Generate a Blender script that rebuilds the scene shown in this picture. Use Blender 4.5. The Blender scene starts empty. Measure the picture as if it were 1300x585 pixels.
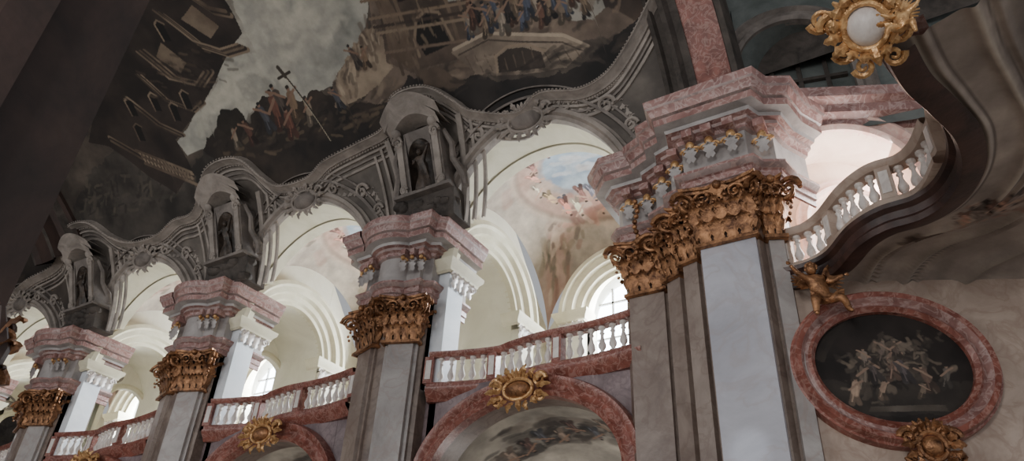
import bpy, bmesh, math, random
import numpy as np
from mathutils import Vector, Matrix
random.seed(4)
PI=math.pi
# ------------------------------------------------------------------ helpers
def s2l(c):
    return tuple(((v/255.0)/12.92 if v/255.0<=0.04045 else ((v/255.0+0.055)/1.055)**2.4) for v in c)
COL=bpy.context.scene.collection
def stone(name,c1,c2,scale=1.2,rough=.5,bump=.08,vein=None,metal=0.0,fine=14.0,contrast=(.35,.65),va=.4):
    m=bpy.data.materials.new(name);m.use_nodes=True;nt=m.node_tree;b=nt.nodes["Principled BSDF"]
    tc=nt.nodes.new("ShaderNodeTexCoord")
    n=nt.nodes.new("ShaderNodeTexNoise");n.inputs["Scale"].default_value=scale;n.inputs["Detail"].default_value=8;n.inputs["Roughness"].default_value=.65;n.inputs["Distortion"].default_value=.6
    r=nt.nodes.new("ShaderNodeValToRGB");r.color_ramp.elements[0].position=contrast[0];r.color_ramp.elements[1].position=contrast[1]
    r.color_ramp.elements[0].color=(*s2l(c1),1);r.color_ramp.elements[1].color=(*s2l(c2),1)
    nt.links.new(tc.outputs["Object"],n.inputs["Vector"]);nt.links.new(n.outputs["Fac"],r.inputs["Fac"])
    out=r.outputs["Color"]
    if vein:
        n2=nt.nodes.new("ShaderNodeTexNoise");n2.inputs["Scale"].default_value=scale*1.7;n2.inputs["Detail"].default_value=7;n2.inputs["Distortion"].default_value=1.2
        r2=nt.nodes.new("ShaderNodeValToRGB");e=r2.color_ramp.elements
        e[0].position=.45;e[0].color=(0,0,0,1);e[1].position=.5;e[1].color=(1,1,1,1);e2=e.new(.56);e2.color=(0,0,0,1)
        mx=nt.nodes.new("ShaderNodeMixRGB");mx.inputs["Color2"].default_value=(*s2l(vein),1)
        mu=nt.nodes.new("ShaderNodeMath");mu.operation='MULTIPLY';mu.inputs[1].default_value=va
        nt.links.new(tc.outputs["Object"],n2.inputs["Vector"]);nt.links.new(n2.outputs["Fac"],r2.inputs["Fac"])
        nt.links.new(r2.outputs["Color"],mu.inputs[0]);nt.links.new(mu.outputs[0],mx.inputs["Fac"]);nt.links.new(out,mx.inputs["Color1"]);out=mx.outputs["Color"]
    nt.links.new(out,b.inputs["Base Color"])
    b.inputs["Roughness"].default_value=rough;b.inputs["Metallic"].default_value=metal
    nb=nt.nodes.new("ShaderNodeTexNoise");nb.inputs["Scale"].default_value=fine;nb.inputs["Detail"].default_value=5
    bp=nt.nodes.new("ShaderNodeBump");bp.inputs["Strength"].default_value=bump;bp.inputs["Distance"].default_value=.05
    nt.links.new(tc.outputs["Object"],nb.inputs["Vector"]);nt.links.new(nb.outputs["Fac"],bp.inputs["Height"]);nt.links.new(bp.outputs["Normal"],b.inputs["Normal"])
    return m
def vcmat(name,rough=.8):
    m=bpy.data.materials.new(name);m.use_nodes=True;nt=m.node_tree;b=nt.nodes["Principled BSDF"]
    a=nt.nodes.new("ShaderNodeAttribute");a.attribute_name="Col"
    tc=nt.nodes.new("ShaderNodeTexCoord")
    n=nt.nodes.new("ShaderNodeTexNoise");n.inputs["Scale"].default_value=3;n.inputs["Detail"].default_value=8;n.inputs["Roughness"].default_value=.6
    mr=nt.nodes.new("ShaderNodeMapRange");mr.inputs[1].default_value=.3;mr.inputs[2].default_value=.7;mr.inputs[3].default_value=.86;mr.inputs[4].default_value=1.14
    mx=nt.nodes.new("ShaderNodeVectorMath");mx.operation='SCALE'
    nt.links.new(tc.outputs["Object"],n.inputs["Vector"]);nt.links.new(n.outputs["Fac"],mr.inputs[0])
    nt.links.new(a.outputs["Color"],mx.inputs[0]);nt.links.new(mr.outputs[0],mx.inputs["Scale"]);nt.links.new(mx.outputs[0],b.inputs["Base Color"])
    b.inputs["Roughness"].default_value=rough
    return m
def emis(name,col,st):
    m=bpy.data.materials.new(name);m.use_nodes=True;nt=m.node_tree;b=nt.nodes["Principled BSDF"]
    b.inputs["Base Color"].default_value=(*col,1);b.inputs["Emission Color"].default_value=(*col,1);b.inputs["Emission Strength"].default_value=st
    return m
M={}
M['pil']=stone("grey_marble",(140,133,130),(176,171,168),.8,.36,.06,vein=(150,130,122))
M['pilb']=stone("pale_blue_grey_marble",(164,164,172),(192,192,200),.6,.3,.05,vein=(164,150,146),va=.3)
M['pilw']=stone("warm_brown_grey_marble",(118,103,95),(154,140,130),.8,.36,.06,vein=(110,90,80))
M['core']=stone("brown_marble",(104,89,82),(142,127,116),.9,.4,.06,vein=(90,70,62))
M['pink']=stone("pink_marble",(122,86,81),(168,131,124),1.8,.38,.08,vein=(204,184,178),va=.5)
M['pinkg']=stone("greyish_pink_marble",(128,108,104),(168,150,146),1.6,.38,.08,vein=(190,160,150),va=.5)
M['rose']=stone("rose_marble",(210,168,156),(232,202,190),1.8,.4,.06,vein=(236,220,210))
M['red']=stone("red_marble",(106,56,46),(152,94,82),2.5,.35,.06,vein=(196,164,152),va=.4)
M['frieze']=stone("pale_frieze_marble",(138,132,130),(178,172,169),1.0,.4,.06)
M['gold']=stone("aged_gilding",(80,50,32),(188,138,98),5,.38,.35,metal=.55,fine=30)
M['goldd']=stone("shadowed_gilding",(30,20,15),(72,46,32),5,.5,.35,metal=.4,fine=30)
M['goldb']=stone("bright_gilding",(150,104,62),(232,190,136),7,.35,.3,metal=.5,fine=30)
M['cream']=stone("cream_plaster",(216,211,192),(234,230,213),.6,.8,.04)
M['creamd']=stone("cream_trim",(208,201,174),(228,222,198),1.0,.7,.05)
M['white']=stone("white_marble",(198,188,182),(230,224,218),3,.45,.05)
M['cream_lit']=stone("window_lit_stucco",(212,218,224),(230,234,238),1,.7,.04)  # blue-white: window light put into the colour of one gallery pilaster
M['grey']=stone("grey_stucco",(92,85,80),(134,125,118),1.4,.75,.2)
M['greyl']=stone("light_grey_stucco",(122,114,107),(162,152,143),1.4,.75,.15)
M['dark']=stone("dark_stucco",(50,45,41),(86,78,72),1.6,.8,.25)
M['darkfig']=stone("dark_bronze_statue",(36,31,28),(84,72,62),4,.5,.3)
M['brown']=stone("dark_brown_wood",(36,27,24),(68,51,45),.7,.6,.1)
M['ledge']=stone("ledge_dark_marble",(44,31,28),(82,57,50),1.5,.4,.1)
M['wallr']=stone("beige_stucco_marble",(158,138,124),(194,176,162),.9,.5,.08,vein=(150,124,108))
M['purple']=stone("purple_grey_marble",(106,91,93),(146,129,130),1.3,.45,.06,vein=(84,66,70))
M['green']=stone("dark_green_stucco",(78,84,81),(108,113,110),.8,.8,.1)
M['rosewall']=stone("rose_plaster",(218,192,176),(236,216,200),.9,.8,.05)
M['floor']=stone("floor_stone",(170,160,148),(200,191,180),1.0,.5,.05)
M['glass']=emis("daylit_glass",(.82,.90,1.0),14.0)
M['frame']=stone("window_frame_paint",(170,170,170),(200,200,200),2,.6,.02)
M['fresco']=vcmat("fresco_pigment")
class MB:
    def __init__(s): s.v=[];s.f=[];s.m=[];s.mats=[]
    def mi(s,k):
        if k not in s.mats: s.mats.append(k)
        return s.mats.index(k)
    def add(s,vs,fs,k):
        o=len(s.v);s.v.extend([tuple(p) for p in vs]);i=s.mi(k)
        for f in fs: s.f.append([a+o for a in f]);s.m.append(i)
    def grid(s,rows,k,closed=False,ks=None):
        n=len(rows[0]);o=len(s.v)
        for r in rows: s.v.extend([tuple(p) for p in r])
        for a in range(len(rows)-1):
            for b in range(n if closed else n-1):
                c=(b+1)%n
                s.f.append([o+a*n+b,o+a*n+c,o+(a+1)*n+c,o+(a+1)*n+b]);s.m.append(s.mi(ks[b] if ks else k))
    def box(s,c,sz,k,rot=0,taper=1.0):
        hx,hy,hz=sz[0]/2,sz[1]/2,sz[2]/2;cr,sr=math.cos(rot),math.sin(rot);vs=[]
        for z,t in((-hz,1),(hz,taper)):
            for x,y in((-hx,-hy),(hx,-hy),(hx,hy),(-hx,hy)):
                x*=t;y*=t;vs.append((c[0]+x*cr-y*sr,c[1]+x*sr+y*cr,c[2]+z))
        s.add(vs,[(0,3,2,1),(4,5,6,7),(0,1,5,4),(1,2,6,5),(2,3,7,6),(3,0,4,7)],k)
    def plan(s,path,prof,k,ks=None,sign=1,closed=False):
        n=len(path);rows=[]
        def nrm(a,b):
            d=Vector((b[0]-a[0],b[1]-a[1]));d.normalize();return Vector((d.y,-d.x))*sign
        for i in range(n):
            if closed: n1=nrm(path[i-1],path[i]);n2=nrm(path[i],path[(i+1)%n])
            else:
                n1=nrm(path[max(i-1,0)],path[max(i,1)]);n2=nrm(path[min(i,n-2)],path[min(i+1,n-1)])
            q=(n1+n2);L=q.length
            if L<1e-6:q=n1;L=1
            q=q/L;c=max(q.dot(n1),.35);q=q/c
            rows.append([(path[i][0]+q.x*o,path[i][1]+q.y*o,z) for o,z in prof])
        if closed: rows.append(rows[0])
        s.grid(rows,k,ks=ks)
    def curve(s,P,N1,N2,prof,k,ks=None,closed=False):
        rows=[[tuple(Vector(p)+Vector(a)*r+Vector(b)*d) for r,d in prof] for p,a,b in zip(P,N1,N2)]
        if closed: rows.append(rows[0])
        s.grid(rows,k,ks=ks)
    def lathe(s,c,prof,k,n=12):
        s.grid([[(c[0]+r*math.cos(2*PI*j/n),c[1]+r*math.sin(2*PI*j/n),c[2]+z) for j in range(n)] for r,z in prof],k,closed=True)
    def tube(s,P,rad,k,n=7):
        P=[Vector(p) for p in P];rows=[];up=Vector((.13,.21,.97))
        for i,p in enumerate(P):
            t=(P[min(i+1,len(P)-1)]-P[max(i-1,0)]);t.normalize()
            a=t.cross(up)
            if a.length<.05:a=t.cross(Vector((1,0,0)))
            a.normalize();b=t.cross(a);r=rad[i] if hasattr(rad,'__len__') else rad
            rows.append([tuple(p+a*r*math.cos(2*PI*j/n)+b*r*math.sin(2*PI*j/n)) for j in range(n)])
        s.grid(rows,k,closed=True)
        s.add(rows[0],[list(range(n))],k);s.add(rows[-1],[list(range(n))[::-1]],k)
    def ball(s,c,r,k,n=10,m=7,mat=None):
        if not hasattr(r,'__len__'): r=(r,r,r)
        rows=[]
        for i in range(m+1):
            th=PI*i/m;rr=[]
            for j in range(n):
                q=Vector((r[0]*math.sin(th)*math.cos(2*PI*j/n),r[1]*math.sin(th)*math.sin(2*PI*j/n),r[2]*math.cos(th)))
                if mat: q=mat@q
                rr.append((c[0]+q.x,c[1]+q.y,c[2]+q.z))
            rows.append(rr)
        s.grid(rows,k,closed=True)
    def build(s,name,parent=None,smooth=True,angle=40):
        me=bpy.data.meshes.new(name);me.from_pydata(s.v,[],s.f);me.update()
        for k in s.mats: me.materials.append(M[k])
        me.polygons.foreach_set("material_index",s.m)
        bm=bmesh.new();bm.from_mesh(me)
        if len(s.v)<60000:
            bmesh.ops.remove_doubles(bm,verts=bm.verts,dist=1e-5);bmesh.ops.recalc_face_normals(bm,faces=bm.faces)
        bm.to_mesh(me);bm.free()
        if smooth:
            me.polygons.foreach_set("use_smooth",[True]*len(me.polygons))
            try: me.set_sharp_from_angle(angle=math.radians(angle))
            except Exception: pass
        ob=bpy.data.objects.new(name,me);COL.objects.link(ob)
        if parent: ob.parent=parent
        return ob
def empty(name):
    e=bpy.data.objects.new(name,None);COL.objects.link(e);return e
def cat(pts,n=6,closed=False):
    P=[np.array(p,float) for p in pts];out=[];N=len(P)
    for i in range(N if closed else N-1):
        if closed: p0,p1,p2,p3=P[i-1],P[i],P[(i+1)%N],P[(i+2)%N]
        else: p0,p1,p2,p3=P[max(i-1,0)],P[i],P[i+1],P[min(i+2,N-1)]
        for j in range(n):
            t=j/n;out.append(tuple(.5*((2*p1)+(-p0+p2)*t+(2*p0-5*p1+4*p2-p3)*t*t+(-p0+3*p1-3*p2+p3)*t**3)))
    if not closed: out.append(tuple(P[-1]))
    return out
# ------------------------------------------------------------------ noise + painter
RNG=np.random.RandomState(7);G=RNG.rand(64,64)
def vn(x,y):
    xi=np.floor(x).astype(int);yi=np.floor(y).astype(int);fx=x-xi;fy=y-yi;fx=fx*fx*(3-2*fx);fy=fy*fy*(3-2*fy)
    a=G[xi%64,yi%64];b=G[(xi+1)%64,yi%64];c=G[xi%64,(yi+1)%64];d=G[(xi+1)%64,(yi+1)%64]
    return (a*(1-fx)+b*fx)*(1-fy)+(c*(1-fx)+d*fx)*fy
def fbm(x,y,o=5):
    r=0;a=.5;t=0
    for i in range(o): r=r+a*vn(x*2**i+i*7.3,y*2**i+i*3.1);t+=a;a*=.5
    return r/t
class Paint:
    def __init__(s,X,V,base,base2=None,f=1.0):
        s.X=X;s.V=V;s.f=f
        s.n=fbm(X*f*1.1+5,V*f*1.1+9,6);s.w1=fbm(X*f*1.5+31,V*f*1.5+2)-.5;s.w2=fbm(X*f*1.5+11,V*f*1.5+47)-.5
        s.C=s.mix(s.n,base,base2 or base)
        s.x0=X.min(1);s.x1=X.max(1);s.y0=V.min(0);s.y1=V.max(0);s.R=random.Random(11)
    def mix(s,n,c1,c2):
        t=np.clip((n-.30)/.40,0,1)[...,None];return np.array(s2l(c1))*(1-t)+np.array(s2l(c2))*t
    def put(s,msk,c1,c2=None,op=1.0,sl=(slice(None),slice(None))):
        c=s.mix(s.n[sl],c1,c2 or c1);m=(msk*op)[...,None];s.C[sl]=s.C[sl]*(1-m)+c*m
    def poly(s,pts,c1,c2=None,warp=.5,op=1.0):
        x=s.X+s.w1*warp;y=s.V+s.w2*warp;ins=np.zeros(x.shape,bool);n=len(pts)
        for i in range(n):
            x1,y1=pts[i];x2,y2=pts[(i+1)%n]
            if y1==y2: continue
            c=((y1>y)!=(y2>y))&(x<(x2-x1)*(y-y1)/(y2-y1)+x1);ins^=c
        s.put(ins.astype(float),c1,c2,op)
    def cap(s,a,b,r,c1,c2=None,r2=None,warp=.0,op=1.0,soft=.25):
        pad=max(r,r2 or 0)*(1+soft)+warp*.5+.02
        i=np.nonzero((s.x1>min(a[0],b[0])-pad)&(s.x0<max(a[0],b[0])+pad))[0];j=np.nonzero((s.y1>min(a[1],b[1])-pad)&(s.y0<max(a[1],b[1])+pad))[0]
        if len(i)==0 or len(j)==0: return
        sl=(slice(i[0],i[-1]+1),slice(j[0],j[-1]+1))
        x=s.X[sl]+s.w1[sl]*warp;y=s.V[sl]+s.w2[sl]*warp;ax,ay=a;bx,by=b;dx,dy=bx-ax,by-ay;L=dx*dx+dy*dy+1e-9
        t=np.clip(((x-ax)*dx+(y-ay)*dy)/L,0,1);d=np.hypot(x-ax-t*dx,y-ay-t*dy);rr=r if r2 is None else r+(r2-r)*t
        s.put(np.clip((rr-d)/(soft*r)+.5,0,1),c1,c2,op,sl)
    def line(s,pts,r,c1,c2=None,op=1.0):
        for a,b in zip(pts[:-1],pts[1:]): s.cap(a,b,r,c1,c2,op=op)
    def strokes(s,a,b,w,n,cols,ln=.3,r=.05,ang=0,spread=.6,op=.6):
        for i in range(n):
            t=s.R.random();x=a[0]+(b[0]-a[0])*t+(s.R.random()-.5)*w;y=a[1]+(b[1]-a[1])*t+(s.R.random()-.5)*w
            g=ang+(s.R.random()-.5)*spread*2;l=ln*(.4+s.R.random());c=cols[s.R.randrange(len(cols))]
            s.cap((x,y),(x+l*math.cos(g),y+l*math.sin(g)),r*(.5+s.R.random()),c,warp=.25,op=op,soft=.6)
    def fig(s,x,y,h,robe,skin=(144,114,94),lean=0.0,arm=1):
        k=h/1.0;dk=tuple(int(v*.5) for v in robe);li=tuple(min(255,int(v*1.4)) for v in robe)
        s.cap((x-.12*k,y),(x+lean*.4,y+.45*k),.11*k,dk,robe,warp=.1);s.cap((x+.15*k,y+.02),(x+lean*.4,y+.45*k),.10*k,robe,dk,warp=.1)
        s.cap((x+lean*.4,y+.42*k),(x+lean*.8,y+.72*k),.13*k,robe,li,warp=.1);s.cap((x+lean*.4+.05*k,y+.3*k),(x+lean*.8+.05*k,y+.66*k),.03*k,li);s.cap((x-.08*k,y+.05*k),(x+lean*.4-.03*k,y+.4*k),.02*k,li)
        s.cap((x+lean*.8,y+.7*k),(x+lean*.8+arm*.28*k,y+.85*k),.04*k,skin);s.cap((x+lean*.8,y+.68*k),(x+lean*.8-arm*.25*k,y+.5*k),.04*k,skin)
        s.cap((x+lean,y+.88*k),(x+lean,y+.91*k),.06*k,skin);s.cap((x+lean-.02*k,y+.94*k),(x+lean+.02*k,y+.95*k),.05*k,dk)
def grid_obj(name,X,Y,Z,C,parent=None):
    n,m=X.shape;me=bpy.data.meshes.new(name)
    co=np.stack([X,Y,Z],-1).reshape(-1,3);idx=np.arange(n*m).reshape(n,m)
    q=np.stack([idx[:-1,:-1],idx[1:,:-1],idx[1:,1:],idx[:-1,1:]],-1).reshape(-1,4)
    me.vertices.add(n*m);me.vertices.foreach_set("co",co.ravel())
    me.loops.add(q.size);me.loops.foreach_set("vertex_index",q.ravel().astype(np.int32))
    me.polygons.add(len(q));me.polygons.foreach_set("loop_start",np.arange(0,q.size,4,dtype=np.int32))
    try: me.polygons.foreach_set("loop_total",np.full(len(q),4,dtype=np.int32))
    except Exception: pass
    me.update(calc_edges=True)
    me.polygons.foreach_set("use_smooth",np.ones(len(q),bool))
    a=me.color_attributes.new("Col",'FLOAT_COLOR','POINT')
    cc=np.concatenate([C.reshape(-1,3),np.ones((n*m,1))],1);a.data.foreach_set("color",cc.ravel().astype(np.float32))
    me.materials.append(M['fresco']);ob=bpy.data.objects.new(name,me);COL.objects.link(ob)
    if parent: ob.parent=parent
    return ob
# ------------------------------------------------------------------ layout (metres)
YW=15.3
PIERS=[-13.5,-22.5,-31.5,-40.5]
BAYS=[-9.0,-18.0,-27.0,-36.0]
AR=3.05;ASP=13.3
CT=13.95
VC,VA,VZ,VB=2.5,12.5,13.5,8.5
def vpt(x,phi,off=0):
    p=math.radians(phi);n=Vector((0,math.cos(p)/VA,math.sin(p)/VB));n.normalize()
    return Vector((x,VC+VA*math.cos(p),VZ+VB*math.sin(p)))-n*off
def vframe(phi):
    p=math.radians(phi);n=Vector((0,math.cos(p)/VA,math.sin(p)/VB));n.normalize()
    t=Vector((0,-VA*math.sin(p),VB*math.cos(p)));t.normalize();return t,-n
def yv(z):
    s=max(-1,min(1,(z-VZ)/VB));return VC+VA*math.sqrt(1-s*s)
# ------------------------------------------------------------------ vault with fresco
K=.183
led=[(-38.5,24.5),(-36,24),(-34.5,25.5),(-32.4,27),(-31,34),(-29.5,34),(-28.4,28.3),(-27.2,24.8),(-25.6,24),(-24.4,26),(-23.2,26.4),(-21.9,34.2),(-20.3,34.1),(-19.5,28.6),(-18.8,24.9),(-17.4,24),(-16.4,26.2),(-14.9,27.1),(-13.7,28.1),(-13,33.1),(-11.8,32.6),(-11,28.3),(-10.5,25.1),(-9,21.4),(-8.1,23.4),(-6.9,21.4),(-6,22.4),(-5.2,26.1),(-4.2,32)]
def build_vault():
    xs=np.concatenate([np.linspace(-44,-30,160)[:-1],np.linspace(-30,-4.3,1000)]);nx=len(xs);zl=np.full(nx,12.9)
    for b in BAYS:
        d=np.abs(xs-b);m=d<AR;zl[m]=ASP+np.sqrt(AR*AR-d[m]**2)
    pl=np.degrees(np.arcsin((zl-VZ)/VB));t=np.concatenate([np.linspace(0,1,430),1+np.linspace(.03,.45,12)]);nr=len(t)
    PH=np.where(t[None]<=1,pl[:,None]*(1-t)[None]+70*t[None],70*t[None]);X=np.repeat(xs[:,None],nr,1)
    p=np.radians(PH);Y=VC+VA*np.cos(p);Z=VZ+VB*np.sin(p)
    V=PH*K
    q=lambda pts:[(a,b*K) for a,b in pts]
    T=lambda a:(a[0],a[1]*K)
    P=Paint(X,V,(84,77,72),(116,108,100))
    P.poly(q([(-46,30)]+led+[(-4,110),(-46,110)]),(56,49,44),(86,77,68),.0)
    # hills and ruins, right
    P.poly(q([(-12.4,70),(-12.4,50),(-13.3,45),(-14.6,42),(-15.6,38),(-15.6,33),(-4,28),(-4,75)]),(76,65,57),(116,101,88),.8)
    P.strokes(T((-15,36)),T((-5,38)),2.2,180,[(124,108,92),(68,57,50),(102,87,74),(142,126,108),(52,45,40)],.45,.07,.3,.8,.5)
    # murky hills, left
    P.poly(q([(-46,30),(-31,36),(-28,44),(-25.7,47),(-25,38),(-24,33),(-22.6,37),(-21.6,41),(-20,40),(-21.5,32),(-23.6,24),(-28,25)]),(40,36,33),(72,66,60),.9)
    P.poly(q([(-46,48),(-30,46),(-27,52),(-23.5,63),(-21,72),(-46,72)]),(44,37,34),(68,58,52),.5)
    P.strokes(T((-30,38)),T((-23,35)),1.6,120,[(82,75,66),(50,44,40),(64,60,53),(36,32,30),(94,86,74)],.4,.06,.4,.8,.55)
    # sky
    P.poly(q([(-18.8,80),(-17.15,60),(-17.27,58.2),(-17.35,54.7),(-17.5,51.1),(-18.65,52.5),(-19.3,50.2),(-20.6,47),(-21.7,45.5),(-22.9,42.9),(-22.7,39.4),(-21.6,39.2),(-20.8,40.4),(-19.7,40.9),(-18.7,42.1),(-17.9,41.1),(-16.5,39.9),(-15.2,39.9),(-14.3,43.2),(-13.2,46.1),(-12.5,50.1),(-12,58),(-12,80)]),(130,130,122),(168,165,154),.35)
    P.strokes(T((-21,43.5)),T((-14.5,56)),2.4,90,[(184,179,164),(118,118,112),(168,164,152),(140,139,131),(192,186,170)],.9,.28,.25,.5,.28)
    for (x,y,r) in ((-16.5,53,.9),(-15.3,47,.9),(-18.2,47.5,.7),(-14.6,53,.8),(-20.9,43.6,.5),(-17,58,.9),(-14.2,49,.6)):
        P.cap((x-r*.9,y*K),(x+r*.7,y*K+.25),r*.5,(202,196,180),(158,154,144),warp=1.6,op=.4,soft=1.3)
        P.cap((x-r*.9,y*K-.45),(x+r*.9,y*K-.4),r*.3,(110,110,106),(132,131,124),warp=1.6,op=.4,soft=1.4)
    # dark earth, bay 2
    P.poly(q([(-22,39.5),(-20.8,41.5),(-20.1,43.2),(-19.6,42),(-19.2,40.6),(-18.6,42.6),(-18.2,43.6),(-17.4,42.4),(-16.8,40.6),(-16.2,40.6),(-15.3,38),(-14.2,35),(-13.4,33),(-13,25),(-17.4,22),(-21.5,30)]),(28,24,22),(56,47,40),.7)
    P.poly(q([(-20.9,41),(-20.2,44.5),(-19.6,43.4),(-19.3,40.5),(-20,37)]),(24,22,19),(44,38,32),.6)
    P.strokes(T((-21,37)),T((-14,33)),1.1,110,[(80,68,56),(40,34,30),(60,51,44),(26,22,20),(98,84,68)],.4,.06,.1,.6,.6)
    # painted palace, left
    P.poly(q([(-19.8,70),(-17.3,62),(-17.4,58),(-17.5,54.7),(-18.6,52.8),(-19.3,50.6),(-20.6,47.4),(-22.9,43.2),(-22.8,36),(-24.1,32.6),(-25.1,38.2),(-26.3,47.6),(-27.2,50),(-24,61),(-22,70)]),(32,26,23),(52,43,38),.1)
    tan=(130,114,96);tn=(82,69,58);mid=(70,58,49)
    def cornice(pts,dirv,n=4,w=.09):
        for i in range(n):
            P.line([(x+dirv[0]*i*.15,y+dirv[1]*i*.15) for x,y in pts],w*(1-.15*i),[tan,(50,41,35),(104,90,75),(62,52,44)][i%4],[tn,(40,33,28),mid,(48,40,35)][i%4])
    cornice([(-21.7,10.9),(-21.2,9.7),(-20.3,9.15),(-19.6,9.4)],(-.55,.2),5)
    cornice([(-19.9,11.5),(-19.3,10.2),(-18.5,9.6),(-17.7,9.5)],(-.4,.5),5)
    cornice([(-18.6,11.9),(-18.0,10.9),(-17.5,10.6)],(-.3,.6),3)
    cornice([(-22.6,10.3),(-22.2,9.2),(-21.3,8.5),(-20.7,8.6)],(-.4,.3),4,.07)
    P.poly([(-21.4,10.6),(-20.9,9.8),(-20.4,10.0),(-20.8,10.9)],(112,98,82),(84,71,60),.05);P.poly([(-19.4,11.2),(-18.8,10.3),(-18.2,10.5),(-18.6,11.4)],(116,102,86),(90,76,64),.05)
    cornice([(-23.9,9.9),(-23.2,8.6),(-22.4,7.9)],(-.5,.0),4,.07);cornice([(-26.0,9.0),(-25.0,7.9),(-23.9,6.9),(-22.9,6.4)],(-.1,-.5),3,.07)
    for i in range(15):
        x=-25.0+.14*i;y=8.05-.11*i;P.cap((x,y),(x+.07,y-.42),.04,tn,tan);P.cap((x+.03,y-.18),(x+.04,y-.24),.06,tan,tn)
    P.line([(-25.1,8.15),(-22.9,6.5)],.05,tan,tn);P.line([(-25.0,7.55),(-22.85,5.95)],.06,tan,tn)
    for x,y in((-23.0,9.1),(-22.4,8.5),(-24.2,9.3),(-21.6,8.7),(-24.6,8.4),(-20.6,10.9)):
        P.poly([(x,y),(x+.25,y-.12),(x+.4,y+.42),(x+.28,y+.56),(x+.12,y+.52)],(12,10,10),(20,17,15),.02);P.line([(x-.04,y),(x+.08,y+.55),(x+.28,y+.62),(x+.45,y+.42)],.03,tan,tn)
    P.strokes((-22.4,10),(-19,9.6),1.2,60,[(92,78,65),(46,38,33),(70,58,48),(26,22,20)],.3,.04,-.6,.3,.5)
    # crag
    P.poly(q([(-14.3,43.5),(-13.4,46),(-12.8,47),(-12.3,43),(-12.6,40),(-13.4,36.5),(-15.3,36.2),(-15.0,39)]),(108,93,79),(152,136,116),.7)
    P.strokes(T((-14.8,38)),T((-12.9,45)),.7,60,[(174,158,136),(92,78,67),(134,118,100),(70,58,50)],.35,.06,1.2,.4,.6)
    # castle
    P.poly(q([(-13,64),(-12.3,49),(-12.9,40),(-12.2,36.3),(-10.5,35.5),(-9.8,37.5),(-9.4,44),(-9.2,64)]),(62,52,45),(94,80,69),.15)
    P.poly(q([(-12.9,56),(-12.2,49),(-12.7,41),(-12.2,37),(-11.8,37),(-11.9,50),(-12.1,60)]),(104,89,75),(84,70,58),.1)
    for x in(-12.5,-11.9,-10.25,-9.85): P.cap((x,36.8*K),(x+.25,52*K),.06,(114,98,82),(80,67,56))
    P.poly(q([(-11.6,41.0),(-11.3,43.8),(-10.9,44.4),(-10.6,43.4),(-10.5,38.2),(-11.5,38.2)]),(24,20,18),None,.06)
    P.line(q([(-11.7,38.5),(-11.65,41.4),(-11.3,44.3),(-10.9,44.9),(-10.5,43.8),(-10.4,38.4)]),.045,(128,112,94))
    P.poly(q([(-11.7,50),(-11.4,52.5),(-10.9,52),(-10.8,47.5),(-11.6,47.8)]),(34,28,25),None,.05)
    for a,c in((44.9,(128,112,94)),(46.0,(60,50,43)),(47.5,(120,103,86)),(41.4,(108,92,78)),(50.5,(112,96,80))): P.line(q([(-12.8,a),(-9.5,a-4.2)]),.045,c)
    P.strokes(T((-12.4,38)),T((-10,48)),1.0,60,[(116,100,84),(54,45,39),(84,70,59),(132,116,96)],.22,.035,1.5,.2,.5)
    # curved light wall
    P.poly(q([(-10.6,37),(-9.4,37.8),(-8.2,35.2),(-7,32.6),(-6.4,29),(-7.2,26.8),(-8.6,28.6),(-10,31.4)]),(100,88,77),(138,124,108),.12)
    P.line(q([(-10.5,37.2),(-9.3,37.6),(-8.2,35),(-7,32.2),(-6.4,29)]),.05,(164,149,130));P.line(q([(-10.4,36),(-9.3,36.4),(-8.3,33.9),(-7.1,31.2),(-6.6,28.6)]),.025,(70,60,52))
    for i in range(12): P.cap((-10.2+.31*i,(35.4-.56*i)*K),(-10.1+.31*i,(32-.42*i)*K),.015,(88,75,64))
    P.strokes(T((-10,33.5)),T((-6.8,29)),.6,50,[(146,131,114),(92,79,68),(120,106,91)],.25,.03,-.4,.3,.45)
    P.poly(q([(-9.3,30.4),(-9.2,33.0),(-8.8,33.7),(-8.3,33.0),(-7.8,31.0),(-7.8,28.2)]),(38,32,28),(62,53,46),.05)
    P.line(q([(-9.35,30.6),(-9.25,33.3),(-8.8,34.1),(-8.2,33.3),(-7.7,31.0)]),.04,(136,120,102))
    for x in(-9.0,-8.7,-8.4,-8.1): P.cap((x,30.2*K),(x+.02,32.4*K),.02,(84,72,62))
    # openings upper right, ruins
    P.poly(q([(-7,42),(-6.8,33.9),(-6,32.6),(-5.5,34),(-5.3,42)]),(128,125,117),(162,156,144),.3)
    P.poly(q([(-9.9,50),(-10.1,44.3),(-9.2,43.6),(-8.9,50)]),(136,136,130),(170,166,154),.3)
    P.poly(q([(-5.5,40),(-5.6,33.8),(-4.8,30),(-4,31),(-4,40)]),(46,38,34),(74,61,52),.3)
    for x in(-8.6,-8.0,-7.4): P.cap((x,36*K-(x+8.6)*.12),(x+.15,43*K),.09,(94,79,67),(62,52,44))
    P.strokes(T((-8.6,38)),T((-5,34)),.8,50,[(116,99,84),(50,42,37),(84,70,59)],.3,.05,1.2,.5,.55)
    # dark cloud band right
    P.poly(q([(-12.9,33),(-12.4,35.5),(-11.3,34.0),(-10.4,32),(-9.6,29.6),(-8.4,27.6),(-7.2,25.8),(-6.2,27.4),(-5.2,29.5),(-4.0,33),(-4,20),(-9,19),(-12,24)]),(20,18,17),(46,40,37),.6)
    P.poly(q([(-12.0,36),(-11.2,35),(-10.4,31.5),(-10.9,30.5),(-12,33)]),(92,78,66),(60,50,42),.4)
    P.strokes(T((-11,31)),T((-5,27)),.5,60,[(66,57,51),(34,29,27),(52,45,40)],.4,.06,-.2,.5,.5)
    # grey architecture below ledge
    P.poly(q([(-46,30)]+led+[(-4,-10),(-46,-10)]),(82,76,71),(114,106,98),.0)
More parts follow.
